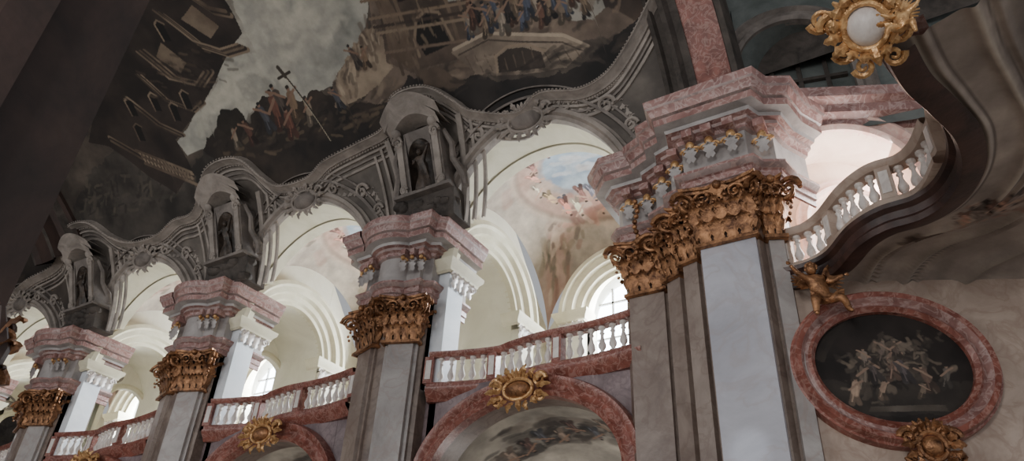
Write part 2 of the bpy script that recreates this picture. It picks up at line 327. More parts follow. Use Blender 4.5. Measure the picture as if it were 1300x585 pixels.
    rb=[(76,50,42),(58,51,46),(90,74,59),(56,56,60),(98,88,76),(62,43,37)]
    for i,(x,ph,h) in enumerate([(-17.9,36.6,1.4),(-17.5,38.4,1.2),(-17.1,37.0,1.2),(-18.4,37,1.1),(-16.6,35.0,1.0),(-19.4,36,1.0),(-17.6,34,1.1),(-13.9,41,.8),(-13.65,40.4,.7),(-15.2,35.5,.8),(-20.2,36.5,.8)]):
        P.fig(x,ph*K,h,rb[i%6],(122,96,80),lean=.1*(-1)**i,arm=(-1)**i)
    P.line(q([(-16.9,46.3),(-16.1,30.5)]),.03,(44,38,32));P.line(q([(-16.94,46.3),(-16.14,30.5)]),.012,(170,160,140));P.line(q([(-17.15,45.2),(-16.6,45.4)]),.05,(50,42,36));P.line(q([(-16.95,47),(-16.85,45)]),.07,(60,52,44))
    for i in range(26):
        x=-9.8+.15*i+.1*math.sin(i*3);ph=37.4-1.2*(x+9.5)+ (i%4)*.9
        P.fig(x,ph*K,.6+.15*(i%3),[(56,60,70),(108,99,88),(72,52,43),(36,31,30),(92,79,65),(58,62,72),(80,70,60)][i%7],(126,102,86),lean=.08*(-1)**i,arm=(-1)**i)
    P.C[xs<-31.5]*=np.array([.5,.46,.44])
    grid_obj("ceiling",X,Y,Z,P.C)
    # sculpted wavy ledge
    mb=MB();L=cat(led,5)
    def sweep(dphi,prof,k,f=1.0):
        Pp=[vpt(a,ph*f+dphi) for a,ph in L];n=len(Pp);N1=[];N2=[]
        for i,(a,ph) in enumerate(L):
            t,nn=vframe(ph*f+dphi);tg=(Pp[min(i+1,n-1)]-Pp[max(i-1,0)]);tg.normalize();u=nn.cross(tg)
            if u.dot(t)<0:u=-u
            N1.append(u);N2.append(nn)
        mb.curve(Pp,N1,N2,prof,k)
    sweep(0,[(.10,0),(.10,.30),(.05,.34),(.0,.26),(-.05,.24),(-.1,.16),(-.18,.13),(-.2,.06),(-.26,.05),(-.27,0)],'greyl')
    sweep(-2.3,[(.05,0),(.04,.08),(-.03,.08),(-.06,0)],'greyl')
    sweep(-3.3,[(.03,0),(.03,.06),(-.03,.06),(-.04,0)],'grey')
    sweep(-4.4,[(.05,0),(.04,.06),(-.04,.06),(-.06,0)],'greyl')
    for a,ph in cat(led,11):
        mb.ball(vpt(a,ph-1.35,.06),(.045,.045,.06),'greyl',5,3);mb.ball(vpt(a,ph+.75,.3),(.04,.04,.04),'greyl',5,3)
    for cx in(-12.4,-21.3,-30.1):
        for sx in(-1,1):
            for dx,w,d,top in((1.25,.1,.16,27.5),(1.62,.05,.1,26.5),(1.95,.05,.08,25.6)):
                PP=[vpt(cx+sx*(dx+.015*(p-15)),p) for p in range(3,int(top))];n=len(PP)
                mb.curve(PP,[Vector((1,0,0))]*n,[vframe(p)[1] for p in range(3,int(top))],[(-w,0),(-w,d),(w,d),(w,0)],'greyl')
    for b in BAYS:
        for r0,w,d in((3.72,.05,.1),(3.95,.03,.07)):
            Pp=[];N1=[];N2=[]
            for a in np.linspace(.25,PI-.25,40):
                z=ASP+r0*math.sin(a);ph=math.degrees(math.asin((z-VZ)/VB));Pp.append(vpt(b+r0*math.cos(a),ph));N1.append(Vector((math.cos(a),0,math.sin(a))));N2.append(vframe(ph)[1])
            mb.curve(Pp,N1,N2,[(-w,0),(-w,d),(w,d),(w,0)],'grey')
    mb.build("trim_1")
    mb=MB();ph=list(range(28,100,3));PP=[vpt(-31.6,p) for p in ph];NF=[vframe(p)[1] for p in ph]
    mb.curve(PP,[Vector((1,0,0))]*len(ph),NF,[(-1.2,0),(-1.2,.9),(-.9,1.0),(-.8,.8),(.2,.8),(.3,1.0),(.6,1.05),(.65,.6),(.9,.5),(1.0,.2),(1.2,.15),(1.2,0)],'dark',ks=['brown','dark','brown','brown','brown','dark','brown','brown','dark','brown','brown']);mb.build("trim_12")
build_vault()
# ------------------------------------------------------------------ ornament makers
def leaf(mb,base,out,side,w,h,curl,k):
    base=Vector(base);out=Vector(out);side=Vector(side);rows=[]
    for j in range(9):
        t=j/8;x=curl*(1-math.cos(2.9*t))/1.9;z=h*math.sin(2.05*t)
        ww=w*.5*(.6+.55*math.sin(PI*min(t*1.1,1)))*(1+.3*(1 if j%2 else -1)*(.5 if j>6 else 1))*(1 if t<.85 else .7)
        rows.append([tuple(base+out*(x+.16*w*(1-abs(u)))+Vector((0,0,z-abs(u)*.10*h))+side*ww*u) for u in(-1,-.55,0,.55,1)])
    mb.grid(rows,k)
def spiral(mb,c,a,b,r,k,turns=1.6,tr=.035,dirn=1):
    a=Vector(a);b=Vector(b);c=Vector(c);P=[];R=[]
    for i in range(22):
        t=i/21;rr=r*(1-.85*t);an=dirn*turns*2*PI*t
        P.append(c+a*rr*math.cos(an)+b*rr*math.sin(an));R.append(tr*(1.15-.6*t))
    mb.tube(P,R,k,6)
def capital(a,b,z0,z1,name="gilded_corinthian_capital",k='gold'):
    mb=MB();A=Vector((a[0],a[1],0));B=Vector((b[0],b[1],0));s=(B-A);W=s.length;s.normalize();n=Vector((s.y,-s.x,0));H=z1-z0;up=Vector((0,0,1))
    def pt(u,o,z): return tuple(A+s*(u*W)+n*o+up*z)
    rows=[]
    for t,e in((0,.0),(.3,.0),(.6,.03),(.85,.12),(.88,.12)):
        z=z0+H*t;rows.append([pt(-e*.6,-.3,z),pt(-e*.6,.03+e,z),pt(1+e*.6,.03+e,z),pt(1+e*.6,-.3,z)])
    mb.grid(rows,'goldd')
    mb.plan([pt(0,-.3,0)[:2],pt(0,.04,0)[:2],pt(1,.04,0)[:2],pt(1,-.3,0)[:2]],[(0,z0-.1),(.09,z0-.08),(.09,z0),(0,z0+.02)],k)
    nL=max(2,round(W/.27))
    for i in range(nL): leaf(mb,pt((i+.5)/nL,.05,z0),n,s,W/nL*.8,H*.36,.24,k)
    for i in range(nL+1): leaf(mb,pt(i/nL,.06,z0+H*.14),n,s,W/nL*.76,H*.52,.34,k)
    for i in range(nL): leaf(mb,pt((i+.5)/nL,.1,z0+H*.42),n,s,W/nL*.55,H*.38,.26,k)
    for e in(0,1):
        sd=-s if e==0 else s;dg=(sd+n).normalized();pd=(s-n if e else s+n).normalized()
        leaf(mb,pt(e,-.12,z0),sd,n,.3,H*.42,.24,k);leaf(mb,pt(e,-.02,z0+H*.12),dg,pd,.34,H*.58,.36,k);leaf(mb,pt(e,-.2,z0+H*.3),sd,n,.3,H*.5,.34,k)
        spiral(mb,Vector(pt(e,.12,z0+H*.73))+dg*.24,dg,up,H*.23,k,1.6,.055)
        spiral(mb,Vector(pt(e,.05,z0+H*.73))+dg*.2+sd*.1,dg,up,H*.2,k,1.4,.045)
        spiral(mb,pt(e*.6+.2,.27,z0+H*.76),sd,up,H*.14,k,1.4,.035)
        for q in range(5): mb.ball(tuple(Vector(pt(e,.1,z0+H*(.3+.1*q)))+dg*(.22+.05*(q%2))),.045,k,6,4)
    for i in range(int(W/.09)):
        u=(i+.5)/int(W/.09);mb.ball(pt(u,.22+.1*random.random(),z0+H*(.58+.24*random.random())),.03+.03*random.random(),k,6,4)
    pa=[(-.2,-.3),(-.2,.38),(.2,.24),(.5,.2),(.8,.24),(1.2,.38),(1.2,-.3)]
    pp=[pt(u,o,0)[:2] for u,o in pa]
    mb.plan(pp,[(-.16,z1-H*.11),(-.04,z1-H*.10),(-.02,z1-H*.06),(.02,z1-H*.05),(.03,z1)],k)
    leaf(mb,pt(.5,.22,z1-H*.28),n,s,.34,H*.28,.14,k);mb.ball(pt(.5,.34,z1-H*.07),.1,k)
    return mb.build(name)
def cartouche(center,side,n,w,h,name="gilded_cartouche",k='goldb',boss='pink',bs=.27,extra=0):
    mb=MB();c=Vector(center);s=Vector(side).normalized();n=Vector(n).normalized();s=(s-n*s.dot(n)).normalized();u=n.cross(s)
    if u.z<0:u=-u
    rows=[]
    for i in range(7):
        t=i/6;r=math.cos(t*PI/2);d=.22*math.sin(t*PI/2)
        rows.append([tuple(c+s*(w*bs*r*math.cos(2*PI*j/20))+u*(h*bs*r*math.sin(2*PI*j/20))*(1.15 if math.sin(2*PI*j/20)<0 else 1)+n*(d*h)) for j in range(20)])
    mb.grid(rows,boss,closed=True)
    P=[c+s*w*(bs+.04)*math.cos(2*PI*j/24)+u*h*(bs+.05)*math.sin(2*PI*j/24)+n*.06*h for j in range(25)]
    mb.tube(P,.05*h,k,7)
    for sx in(-1,1):
        spiral(mb,c+s*sx*w*.36+u*h*.16+n*.05*h,s*sx,u,h*.18,k,1.6,.055*h)
        spiral(mb,c+s*sx*w*.34-u*h*.2+n*.05*h,s*sx,-u,h*.15,k,1.5,.045*h)
        for e in range(extra):
            spiral(mb,c+s*sx*w*(.5+.08*e)+u*h*(.3-.3*e)+n*.02*h,s*sx,u if e%2 else -u,h*.16,k,1.6,.045*h)
            spiral(mb,c+s*sx*w*(.2+.1*e)-u*h*(.48-.06*e)+n*.04*h,s*sx,-u,h*.13,k,1.5,.04*h)
        for j in range(7):
            a=(-1.2+.4*j);d=(s*sx*math.cos(a)+u*math.sin(a)).normalized();sd=n.cross(d)
            lp=c+s*sx*w*.3*math.cos(a)+u*h*.32*math.sin(a);rows=[];LL=w*(.26 if j in(2,3) else .17)
            for q in range(7):
                t=q/6;L=LL*t;ww=h*.075*math.sin(PI*(t*.85+.12))*(1.25 if q%2 else .8);rows.append([tuple(lp+d*L+sd*ww*e+n*(.06*h+.16*h*math.sin(2.6*t)-abs(e)*.04)) for e in(-1,0,1)])
            mb.grid(rows,k)
    for j in range(7):
        a=PI*(.25+.5*j/6);d=s*math.cos(a)+u*math.sin(a);mb.tube([c+d*h*.3+n*.05,c+d*h*.42+n*.1*h,c+d*h*.52+n*.08*h],[.04*h,.055*h,.02*h],k,6)
    mb.tube([c-u*h*.3+n*.05,c-u*h*.42+n*.08,c-u*h*.54+n*.03],[.07*h,.08*h,.02*h],k,7)
    return mb.build(name)
def skin_body(name,V,E,Rr,mat,parent,sub=1):
    me=bpy.data.meshes.new(name);me.from_pydata([tuple(v) for v in V],E,[]);me.update()
    ob=bpy.data.objects.new(name,me);COL.objects.link(ob);ob.parent=parent
    md=ob.modifiers.new("skin",'SKIN')
    for i,r in enumerate(Rr): me.skin_vertices[0].data[i].radius=(r,r)
    me.skin_vertices[0].data[0].use_root=True
    md.use_smooth_shade=True;sb=ob.modifiers.new("sub",'SUBSURF');sb.levels=sub+1;sb.render_levels=sub+1
    me.materials.append(M[mat]);return ob
def head(mb,c,r,k,fwd,hair=None):
    f=Vector(fwd).normalized();up=Vector((0,0,1));s=f.cross(up).normalized();c=Vector(c)
    rows=[]
    for i in range(13):
        th=PI*i/12;rr=[]
        for j in range(16):
            a=2*PI*j/16;v=f*math.sin(th)*math.cos(a)*1.0+s*math.sin(th)*math.sin(a)*.82+up*math.cos(th)*1.12
            fr=math.sin(th)*math.cos(a);q=1.0
            if fr>.93 and 5<=i<=8:q=1.13 if i==7 else 1.05
            if abs(math.sin(a)*math.sin(th))<.5 and fr>.7 and i==5:q=.92
            if i>9:q*=.93
            rr.append(tuple(c+v*r*q))
        rows.append(rr)
    mb.grid(rows,k,closed=True)
    for sx in(-1,1): mb.ball(c+s*sx*r*.84,(r*.18,r*.18,r*.26),k,6,5)
    for i in range(16):
        a=i*2.4;z=.35+.6*(i/16);rr=math.sqrt(max(0,1-z*z));mb.ball(c+(f*(rr*math.cos(a)-.25)+s*rr*math.sin(a)*.9+up*z*1.05)*r,r*.3,hair or k,6,4)
    mb.ball(c-f*r*.55+up*.1*r,r*.75,hair or k,8,6)
def wing(mb,root,out,up,L,k):
    root=Vector(root);out=Vector(out).normalized();up=Vector(up).normalized();nn=out.cross(up)
    for i in range(9):
        a=-.5+i*.2;d=(out*math.cos(a)+up*math.sin(a)).normalized();l=L*(.55+.5*math.sin(PI*(i+2)/12));sd=nn.cross(d)
        rows=[]
        for q in range(6):
            t=q/5;w=.055*L*2*math.sin(PI*(.15+.8*t));rows.append([tuple(root+d*l*t+sd*w*e+nn*(.02*i+.08*L*math.sin(PI*t)-.02*abs(e))) for e in(-1,0,1)])
        mb.grid(rows,k)
    mb.tube([root,root+out*L*.3+up*L*.12,root+out*L*.5+up*L*.35],[.06*L,.07*L,.03*L],k,6)
def putto(name,loc,s,right,mat='gold',flip=1):
    root=empty(name);r=Vector(right).normalized()*flip;u=Vector((0,0,1));f=Vector(right).normalized().cross(u)*1.0
    if f.y>0:f=-f
    o=Vector(loc);P=lambda a,b,c:o+r*a*s+u*b*s+f*c*s
    V=[P(0,.0,0),P(-.02,.14,.02),P(-.06,.28,.03),P(-.08,.36,.03),
       P(-.17,.30,.05),P(-.30,.33,.12),P(-.40,.44,.16),P(-.43,.49,.17),
       P(.05,.30,.04),P(.17,.20,.12),P(.28,.27,.17),P(.33,.29,.18),
       P(-.09,-.04,.03),P(-.16,-.12,.2),P(-.16,-.32,.14),P(-.17,-.37,.2),
       P(.09,-.04,.02),P(.26,-.08,.16),P(.34,-.26,.08),P(.39,-.29,.12)]
    E=[(0,1),(1,2),(2,3),(2,4),(4,5),(5,6),(6,7),(2,8),(8,9),(9,10),(10,11),(0,12),(12,13),(13,14),(14,15),(0,16),(16,17),(17,18),(18,19)]
    R=[.11,.12,.10,.05,.06,.045,.034,.028,.06,.045,.034,.028,.09,.075,.045,.03,.09,.075,.045,.03]
    skin_body("body",V,E,[x*s for x in R],mat,root)
    mb=MB();head(mb,P(-.1,.47,.06),.1*s,mat,f+r*-.3)
    for hx,hz,hc,d in((-.45,.52,.18,-1),(.36,.30,.19,1)):
        for q in range(5):
            a=(q-2)*.28;b=P(hx-d*.02,hz-.01,hc);e=b+(r*d*math.cos(a)+u*math.sin(a))*.06*s*(1 if q else .8);m=(b+e)/2+f*.012*s
            mb.tube([b,m,e],[.013*s,.012*s,.008*s],mat,5)
    wing(mb,P(-.04,.3,-.06),-r,u,.34*s,mat);wing(mb,P(.05,.3,-.06),r,u,.34*s,mat)
    rows=[]
    for i in range(10):
        t=i/9;c=P(-.2+.5*t,.02-.1*math.sin(PI*t)+.03*math.sin(9*t),.12)
        rows.append([tuple(c+u*.06*s*e+f*s*.04*math.cos(e*2+6*t)) for e in(-1,-.5,0,.5,1)])
    mb.grid(rows,mat);mb.build("head_wings_drapery",root);return root
# ------------------------------------------------------------------ entablature profile
def entab(mb,path,z0=11.5,top=CT,pr=1.0):
    s=(top-z0)/3.65;Z=lambda z:z0+(z-11.5)*s
    prof=[(.02,11.48),(.08,11.5),(.08,11.72),(.14,11.75),(.14,11.98),(.2,12.02),(.33,12.16),(.33,12.26),(.03,12.3),(.03,13.55),(.14,13.6),(.17,13.74),(.3,13.8),(.3,13.94),(.46,13.98),(.5,14.1),(.78,14.16),(.8,14.42),(.7,14.46),(.84,14.52),(.96,14.8),(1.02,14.86),(1.06,15.14),(.0,15.18)]
    prof=[(o*pr,Z(z)) for o,z in prof]
    ks=['pink','pink','pinkg','pink','pink','pinkg','pink','pink','frieze','pinkg','pink','pink','pinkg','pink','frieze','frieze','pink','pinkg','pinkg','pink','pinkg','pink','pink']
    mb.plan(path,prof,'pink',ks=ks)
# ------------------------------------------------------------------ nave piers
def pier(cx):
    root=empty("marble_pier");mb=MB()
    core=[(cx-1.2,16.2),(cx-1.2,14.95),(cx-.12,14.55),(cx+.12,14.55),(cx+1.2,14.95),(cx+1.2,16.2)]
    mb.plan(core,[(0,0),(0,13.5)],'core')
    mb.plan(core,[(0,0),(.3,0),(.3,1.2),(.2,1.3),(.15,1.6),(0,1.7)],'pink')
    mb.build("core",root)
    mb=MB()
    for (a,b),kk in zip((((-1.12,14.9),(-.1,14.53)),((.1,14.53),(1.12,14.9))),('pilw','pil')):
        A=Vector((cx+a[0],a[1],0));B=Vector((cx+b[0],b[1],0));d=(B-A).normalized();n=Vector((d.y,-d.x,0))
        a2=A+d*.06;b2=B-d*.06
        mb.plan([tuple((a2-n*.1)[:2]),tuple((a2+n*.06)[:2]),tuple((a2+d*.1+n*.06)[:2]),tuple((a2+d*.12+n*.16)[:2]),tuple((b2-d*.12+n*.16)[:2]),tuple((b2-d*.1+n*.06)[:2]),tuple((b2+n*.06)[:2]),tuple((b2-n*.1)[:2])],[(0,1.7),(0,11.5)],kk)
        c=capital(tuple((a2+n*.14)[:2]),tuple((b2+n*.14)[:2]),10.2,11.5);c.parent=root
    mb.build("pilasters",root,smooth=False)
    mb=MB()
    path=[(cx-1.25,16.6),(cx-1.25,14.85),(cx-1.0,14.72),(cx-1.0,14.6)]+[(cx+.55*math.sin(a),14.68-.4*math.cos(a)) for a in np.linspace(-1.3,1.3,13)]+[(cx+1.0,14.6),(cx+1.0,14.72),(cx+1.25,14.85),(cx+1.25,16.6)]
    entab(mb,path,pr=.72)
    mb.add([(p[0],p[1],CT+.01) for p in path],[list(range(len(path)))],'pink')
    mb.build("entablature",root)
    mo=MB()
    for sx in(-1,1):
        for q in range(3):
            c=Vector((cx+sx*(.62+.26*q),14.25+.1*q,12.62));spiral(mo,c,(sx,0,0),(0,0,1),.13,'goldb' if q!=1 else 'frieze',1.4,.03);mo.ball(c+Vector((0,-.06,.12)),.07,'goldb')
            leaf(mo,c+Vector((0,0,-.3)),(0,-1,0),(1,0,0),.22,.3,.12,'frieze');mo.box(tuple(c+Vector((0,.1,.3))),(.16,.4,.2),'pink')
    mo.build("frieze_ornament",root)
    return root
for cx in PIERS: pier(cx)
# ------------------------------------------------------------------ walls with openings
def arch_wall(mb,o,ux,s0,s1,z0,z1,cs,a,b,zs,sill,k,n=28,rev=None,revk=None,topf=None):
    o=Vector(o);ux=Vector(ux);S=[s0,cs-a];S+= [cs-a*math.cos(PI*i/n) for i in range(1,n)]+[cs+a,s1]
    def z_at(s):
        d=min(1,abs(s-cs)/a);return zs+b*math.sqrt(max(0,1-d*d))
    up=Vector((0,0,1));T=topf or (lambda s:z1)
    for i in range(len(S)-1):
        a0,a1=S[i],S[i+1]
        if i==0 or i==len(S)-2: lo0=lo1=z0
        else: lo0,lo1=z_at(a0),z_at(a1)
        mb.add([o+ux*a0+up*lo0,o+ux*a1+up*lo1,o+ux*a1+up*T(a1),o+ux*a0+up*T(a0)],[(0,1,2,3)],k)
    if sill>z0: mb.add([o+ux*(cs-a)+up*z0,o+ux*(cs+a)+up*z0,o+ux*(cs+a)+up*sill,o+ux*(cs-a)+up*sill],[(0,1,2,3)],k)
    if rev:
        rv=Vector(rev);pts=[(cs-a,sill)]+[(cs-a*math.cos(PI*i/n),z_at(cs-a*math.cos(PI*i/n))) for i in range(n+1)]+[(cs+a,sill)]
        mb.grid([[tuple(o+ux*s+up*z),tuple(o+ux*s+up*z+rv)] for s,z in pts],revk or k)
def arch_trim(mb,o,ux,nn,cs,a,b,zs,sill,prof,k,n=36,t0=0,t1=PI,ks=None):
    o=Vector(o);ux=Vector(ux);nn=Vector(nn);up=Vector((0,0,1));P=[];N1=[]
    if sill is not None: P.append(o+ux*(cs-a)+up*sill);N1.append(-ux)
    for i in range(n+1):
        th=PI-(t0+(t1-t0)*i/n);P.append(o+ux*(cs+a*math.cos(th))+up*(zs+b*math.sin(th)))
        g=ux*(math.cos(th)/a)+up*(math.sin(th)/b);N1.append(g.normalized())
    if sill is not None: P.append(o+ux*(cs+a)+up*sill);N1.append(ux)
    mb.curve(P,N1,[nn]*len(P),prof,k,ks=ks)
def balustrade(pts,zf,h=1.05,name="gallery_balustrade",rail='red',bal='white',sp=.3):
    root=empty(name)
    path=cat([p+(0,) if len(p)==2 else p for p in pts],8);path=[(p[0],p[1]) for p in path]
    mb=MB()
    mb.plan(path,[(-.16,zf-.02),(.16,zf-.02),(.2,zf),(.2,zf+.1),(.14,zf+.16),(-.14,zf+.16)],rail)
    zt=zf+h;mb.plan(path,[(-.14,zt-.16),(.14,zt-.16),(.2,zt-.1),(.22,zt-.02),(.17,zt),(-.17,zt),(-.2,zt-.06),(-.14,zt-.16)],rail)
    mb.build("rail_and_plinth",root)
    mb=MB();L=sum(math.dist(path[i],path[i+1]) for i in range(len(path)-1));N=int(L/sp);hh=h-.32
    prof=[(.085,0),(.085,.07),(.05,.09),(.045,.13),(.095,.25),(.1,.34),(.06,.5),(.04,.62),(.04,.7),(.07,.76),(.045,.8),(.05,.88),(.085,.92),(.085,1.0)]
    prof=[(r,z*hh) for r,z in prof]
    cum=[0]
    for i in range(len(path)-1): cum.append(cum[-1]+math.dist(path[i],path[i+1]))
    def at(d):
        for i in range(len(cum)-1):
            if d<=cum[i+1]:
                t=(d-cum[i])/(cum[i+1]-cum[i]+1e-9);return (path[i][0]+(path[i+1][0]-path[i][0])*t,path[i][1]+(path[i+1][1]-path[i][1])*t,math.atan2(path[i+1][1]-path[i][1],path[i+1][0]-path[i][0]))
        return (*path[-1],0)
    pp=set(int(N*f) for f in (.0,.33,.66,1.0))
    for i in range(N+1):
        x,y,a=at(L*i/N)
        if i in pp: mb.box((x,y,zf+h/2),(.26,.3,h-.28),rail,a);mb.box((x,y,zf+h/2),(.16,.34,h-.5),bal,a)
        else: mb.lathe((x,y,zf+.16),prof,bal,9)
    mb.build("balusters",root);return root
ZF=8.85
for bi,b in enumerate(BAYS):
    mb=MB()
    arch_wall(mb,(b,YW,0),(1,0,0),-3.4,3.4,0,ZF,-.2,2.75,2.05,6.2,0,'purple',rev=(0,.8,0),revk='core')
    mb.build("wall_north")
    mb=MB();arch_trim(mb,(b,YW,0),(1,0,0),(0,-1,0),-.2,2.7,2.0,6.2,2,[(0,-.1),(0,.22),(.1,.28),(.18,.2),(.3,.18),(.38,.26),(.5,.28),(.55,.1),(.55,-.02)],'red');mb.build("trim_2")
    cartouche((b-.1,YW-.4,8.3),(1,0,0),(0,-1,-.15),1.7,1.0,boss='gold',bs=.2)
    U,W=np.meshgrid(np.linspace(-1,1,150),np.linspace(0,1,160),indexing='ij')
    XX=b-.2+3.0*U;fy=W*.999;ZZ=6.0+2.35*np.sqrt(np.clip(1-U**2,0,1))*np.sqrt(1-fy**2);YY=YW+.6+6.2*fy
    ox=b+bi*3
    P=Paint(XX+bi*3,YY,(136,130,120),(184,176,162),1.2)
    P.strokes((ox-2.4,YW+2.2),(ox+2.2,YW+2.8),1.6,70,[(60,52,48),(96,88,80),(140,130,118),(42,36,34),(110,100,90)],.45,.14,.3,.5,.6)
    for i in range(9): P.cap((ox-2.2+.5*i,YW+2.6+.5*math.sin(i*2)),(ox-1.8+.5*i,YW+2.8+.4*math.cos(i)),.22,(44,38,36),(90,80,72),warp=1.6,soft=.6,op=.8)
    for i in range(9): P.fig(ox-2.1+.5*i,YW+2.3+.4*math.sin(i*3),.8,[(116,102,90),(80,62,56),(74,74,78)][i%3],arm=(-1)**i)
    P.put(np.clip((np.abs(U)-.93)*40,0,1),(96,88,80));P.put(np.clip((.05-W)*60,0,1),(92,84,78))
    grid_obj("chapel_ceiling_fresco",XX,YY,ZZ,P.C)
    mb=MB();mb.box((b,18.9,ZF-.1),(6.5,6.0,.2),'floor');mb.build("gallery_floor",smooth=False)
    bp=[(b-3.15,15.15),(b-2.3,15.4),(b-1.2,15.62),(b-.6,15.5),(b+.3,15.35),(b+1.5,15.35),(b+2.4,15.25),(b+3.2,15.1)]
    balustrade(bp,ZF)
    mb=MB();mb.plan([(p[0],p[1]) for p in cat([p+(0,) for p in bp],6)],[(-.3,ZF-.35),(.02,ZF-.35),(.1,ZF-.25),(.24,ZF-.12),(.26,ZF-.02),(-.3,ZF-.02)],'red');mb.build("trim_3")
    px=b-3.3;g=MB()
    arch_wall(g,(px,0,0),(0,1,0),15.0,22.0,ZF,14.6,17.7,1.75,1.75,12.75,ZF,'cream',rev=(-2.4,0,0),topf=lambda s:13.2+math.sqrt(max(.0,22.25-3.3**2-(s-18.65)**2)))
    g.build("wall_west")
    g=MB();arch_trim(g,(px,0,0),(0,1,0),(1,0,0),17.7,1.75,1.75,12.75,None,[(0,-.1),(0,.2),(.14,.2),(.2,.32),(.4,.34),(.46,.5),(.66,.52),(.74,.62),(.9,.58),(.96,.3),(1.0,0)],'creamd')
    for yy,kk in((15.75,'cream_lit'),(19.65,'cream')):
        g.box((px+.2,yy+(-.2 if yy<17 else .2),10.7),(.5,.75,3.7),kk)
        g.plan([(px-.05,yy+.65),(px+.5,yy+.65),(px+.5,yy-.65),(px-.05,yy-.65)],[(0,12.45),(.08,12.5),(.1,12.6),(.2,12.72),(.22,12.85),(0,12.88)],'creamd',sign=-1)
        for q in range(4): leaf(g,(px+.5,yy-.4+.27*q,12.05),(1,0,0),(0,1,0),.26,.42,.14,'white')
        spiral(g,(px+.58,yy-.5,12.35),(0,-1,0),(0,0,1),.14,'white',1.4,.03);spiral(g,(px+.58,yy+.5,12.35),(0,1,0),(0,0,1),.14,'white',1.4,.03)
    g.build("trim_4")
    # inner wall of the passage with a doorway to the next gallery bay
    g=MB();arch_wall(g,(px-2.2,0,0),(0,1,0),15.2,22.0,ZF,15.2,18.75,.95,.8,12.5,ZF,'cream',rev=(-.25,0,0))
    g.build("wall_passage")
    g=MB();arch_trim(g,(px-2.2,0,0),(0,1,0),(1,0,0),18.75,.95,.8,12.5,ZF,[(0,-.05),(0,.06),(.1,.1),(.2,.06),(.24,0)],'creamd');g.build("trim_13")
    g=MB();cx_=px-2.15
    P_=[Vector((cx_,17.55+.6*math.cos(2*PI*j/24),13.7+.36*math.sin(2*PI*j/24))) for j in range(25)];g.tube(P_,.05,'greyl',6)
    for j in range(5): leaf(g,(cx_,17.15+.2*j,13.5),(1,0,0),(0,1,0),.2,.32,.1,'greyl')
    g.build("relief_medallion")
    g=MB()
    arch_wall(g,(b,22.0,0),(1,0,0),-3.3,3.3,ZF,16.0,-.1,1.4,1.4,13.75,11.0,'cream',rev=(0,.6,0),topf=lambda s:13.2+math.sqrt(max(.0,22.25-s*s-3.35**2)))
    g.build("wall_outer")
    g=MB();arch_trim(g,(b,22.0,0),(1,0,0),(0,-1,0),-.1,1.4,1.4,13.75,None,[(0,-.1),(0,.25),(.16,.25),(.22,.4),(.45,.42),(.52,.58),(.74,.6),(.82,.72),(1.0,.68),(1.08,.3),(1.1,0)],'creamd')
    for sx in(-1,1):
        xx=b-.1+sx*1.95;g.box((xx,21.8,11.2),(.8,.5,4.6),'cream')
        g.plan([(xx-.5,22.05),(xx-.5,21.5),(xx+.5,21.5),(xx+.5,22.05)],[(0,13.45),(.08,13.5),(.1,13.6),(.2,13.72),(.22,13.85),(0,13.88)],'creamd')
        for q in range(4): leaf(g,(xx-.36+.24*q,21.5,13.0),(0,-1,0),(1,0,0),.24,.42,.14,'white')
    g.build("trim_5")
    w=MB();pts=[(-1.4,11.0)]+[(-1.4*math.cos(PI*i/20),13.75+1.4*math.sin(PI*i/20)) for i in range(21)]+[(1.4,11.0)]
    w.add([(b-.1+x,22.5,z) for x,z in pts],[list(range(len(pts)))],'glass')
    for x in(-.7,0,.7): w.box((b-.1+x,22.42,12.9),(.07,.08,4.2),'frame')
    for z in(11.6,12.3,13.0,13.75,14.4): w.box((b-.1,22.42,z),(2.7,.08,.07),'frame')
    w.build("window_%d"%(bi+1),smooth=False)
    U,W=np.meshgrid(np.linspace(-1,1,240),np.linspace(-1,1,240),indexing='ij')
    XX=b+3.3*U;YY=18.65+3.36*W;ZZ=13.2+np.sqrt(np.clip(22.25-(XX-b)**2-(YY-18.65)**2,0.01,99))
    P=Paint(XX-b,YY-18.65,(164,152,138),(200,188,172),1.3)
    def ell(cx,cy,rx,ry,c1,c2,op=1,wp=.0):
        d=np.hypot((P.X+P.w1*wp-cx)/rx,(P.V+P.w2*wp-cy)/ry);P.put(np.clip((1-d)*14,0,1),c1,c2,op)
    for sx in(-1,1):
        for sy in(-1,1):
            P.cap((sx*3.1,sy*3.1),(sx*1.9,sy*1.9),.5,(176,136,122),(192,160,144),warp=.7,op=.6,soft=.6)
            P.strokes((sx*3.1,sy*3.1),(sx*1.9,sy*2.0),1.2,50,[(100,100,84),(150,116,102),(142,130,110),(92,84,74),(204,184,166)],.25,.07,sx*sy*.8,.7,.6)
    ell(0,0,2.75,2.75,(178,154,138),(198,180,162));ell(0,0,2.6,2.6,(118,100,90),(150,132,118));ell(0,0,2.52,2.52,(198,174,156),(178,146,130))
    P.strokes((-2,-2),(2,2),3.2,70,[(202,168,152),(168,130,116),(216,194,176),(152,132,124)],.5,.16,.3,1.5,.4)
    ell(.05,-.15,1.85,1.6,(188,166,150),(156,150,148),1,.5);ell(.05,-.2,1.6,1.4,(132,148,166),(172,184,192),1,.4)
    P.strokes((-.9,-.5),(.9,.2),1.0,26,[(210,204,196),(186,192,196),(202,188,176)],.5,.12,.1,.5,.5)
    for i in range(18):
        a=i*PI/9;P.fig(2.0*math.cos(a)+.05,1.85*math.sin(a)-.3,.75,[(182,136,120),(136,98,88),(112,112,122),(166,144,112),(200,180,160)][i%5],(200,162,140),lean=.1*(-1)**i,arm=(-1)**i)
    P.strokes((-1.5,1.6),(1.0,1.5),.9,50,[(206,164,148),(174,130,116),(220,196,180),(146,110,100)],.35,.13,.2,1.5,.7)
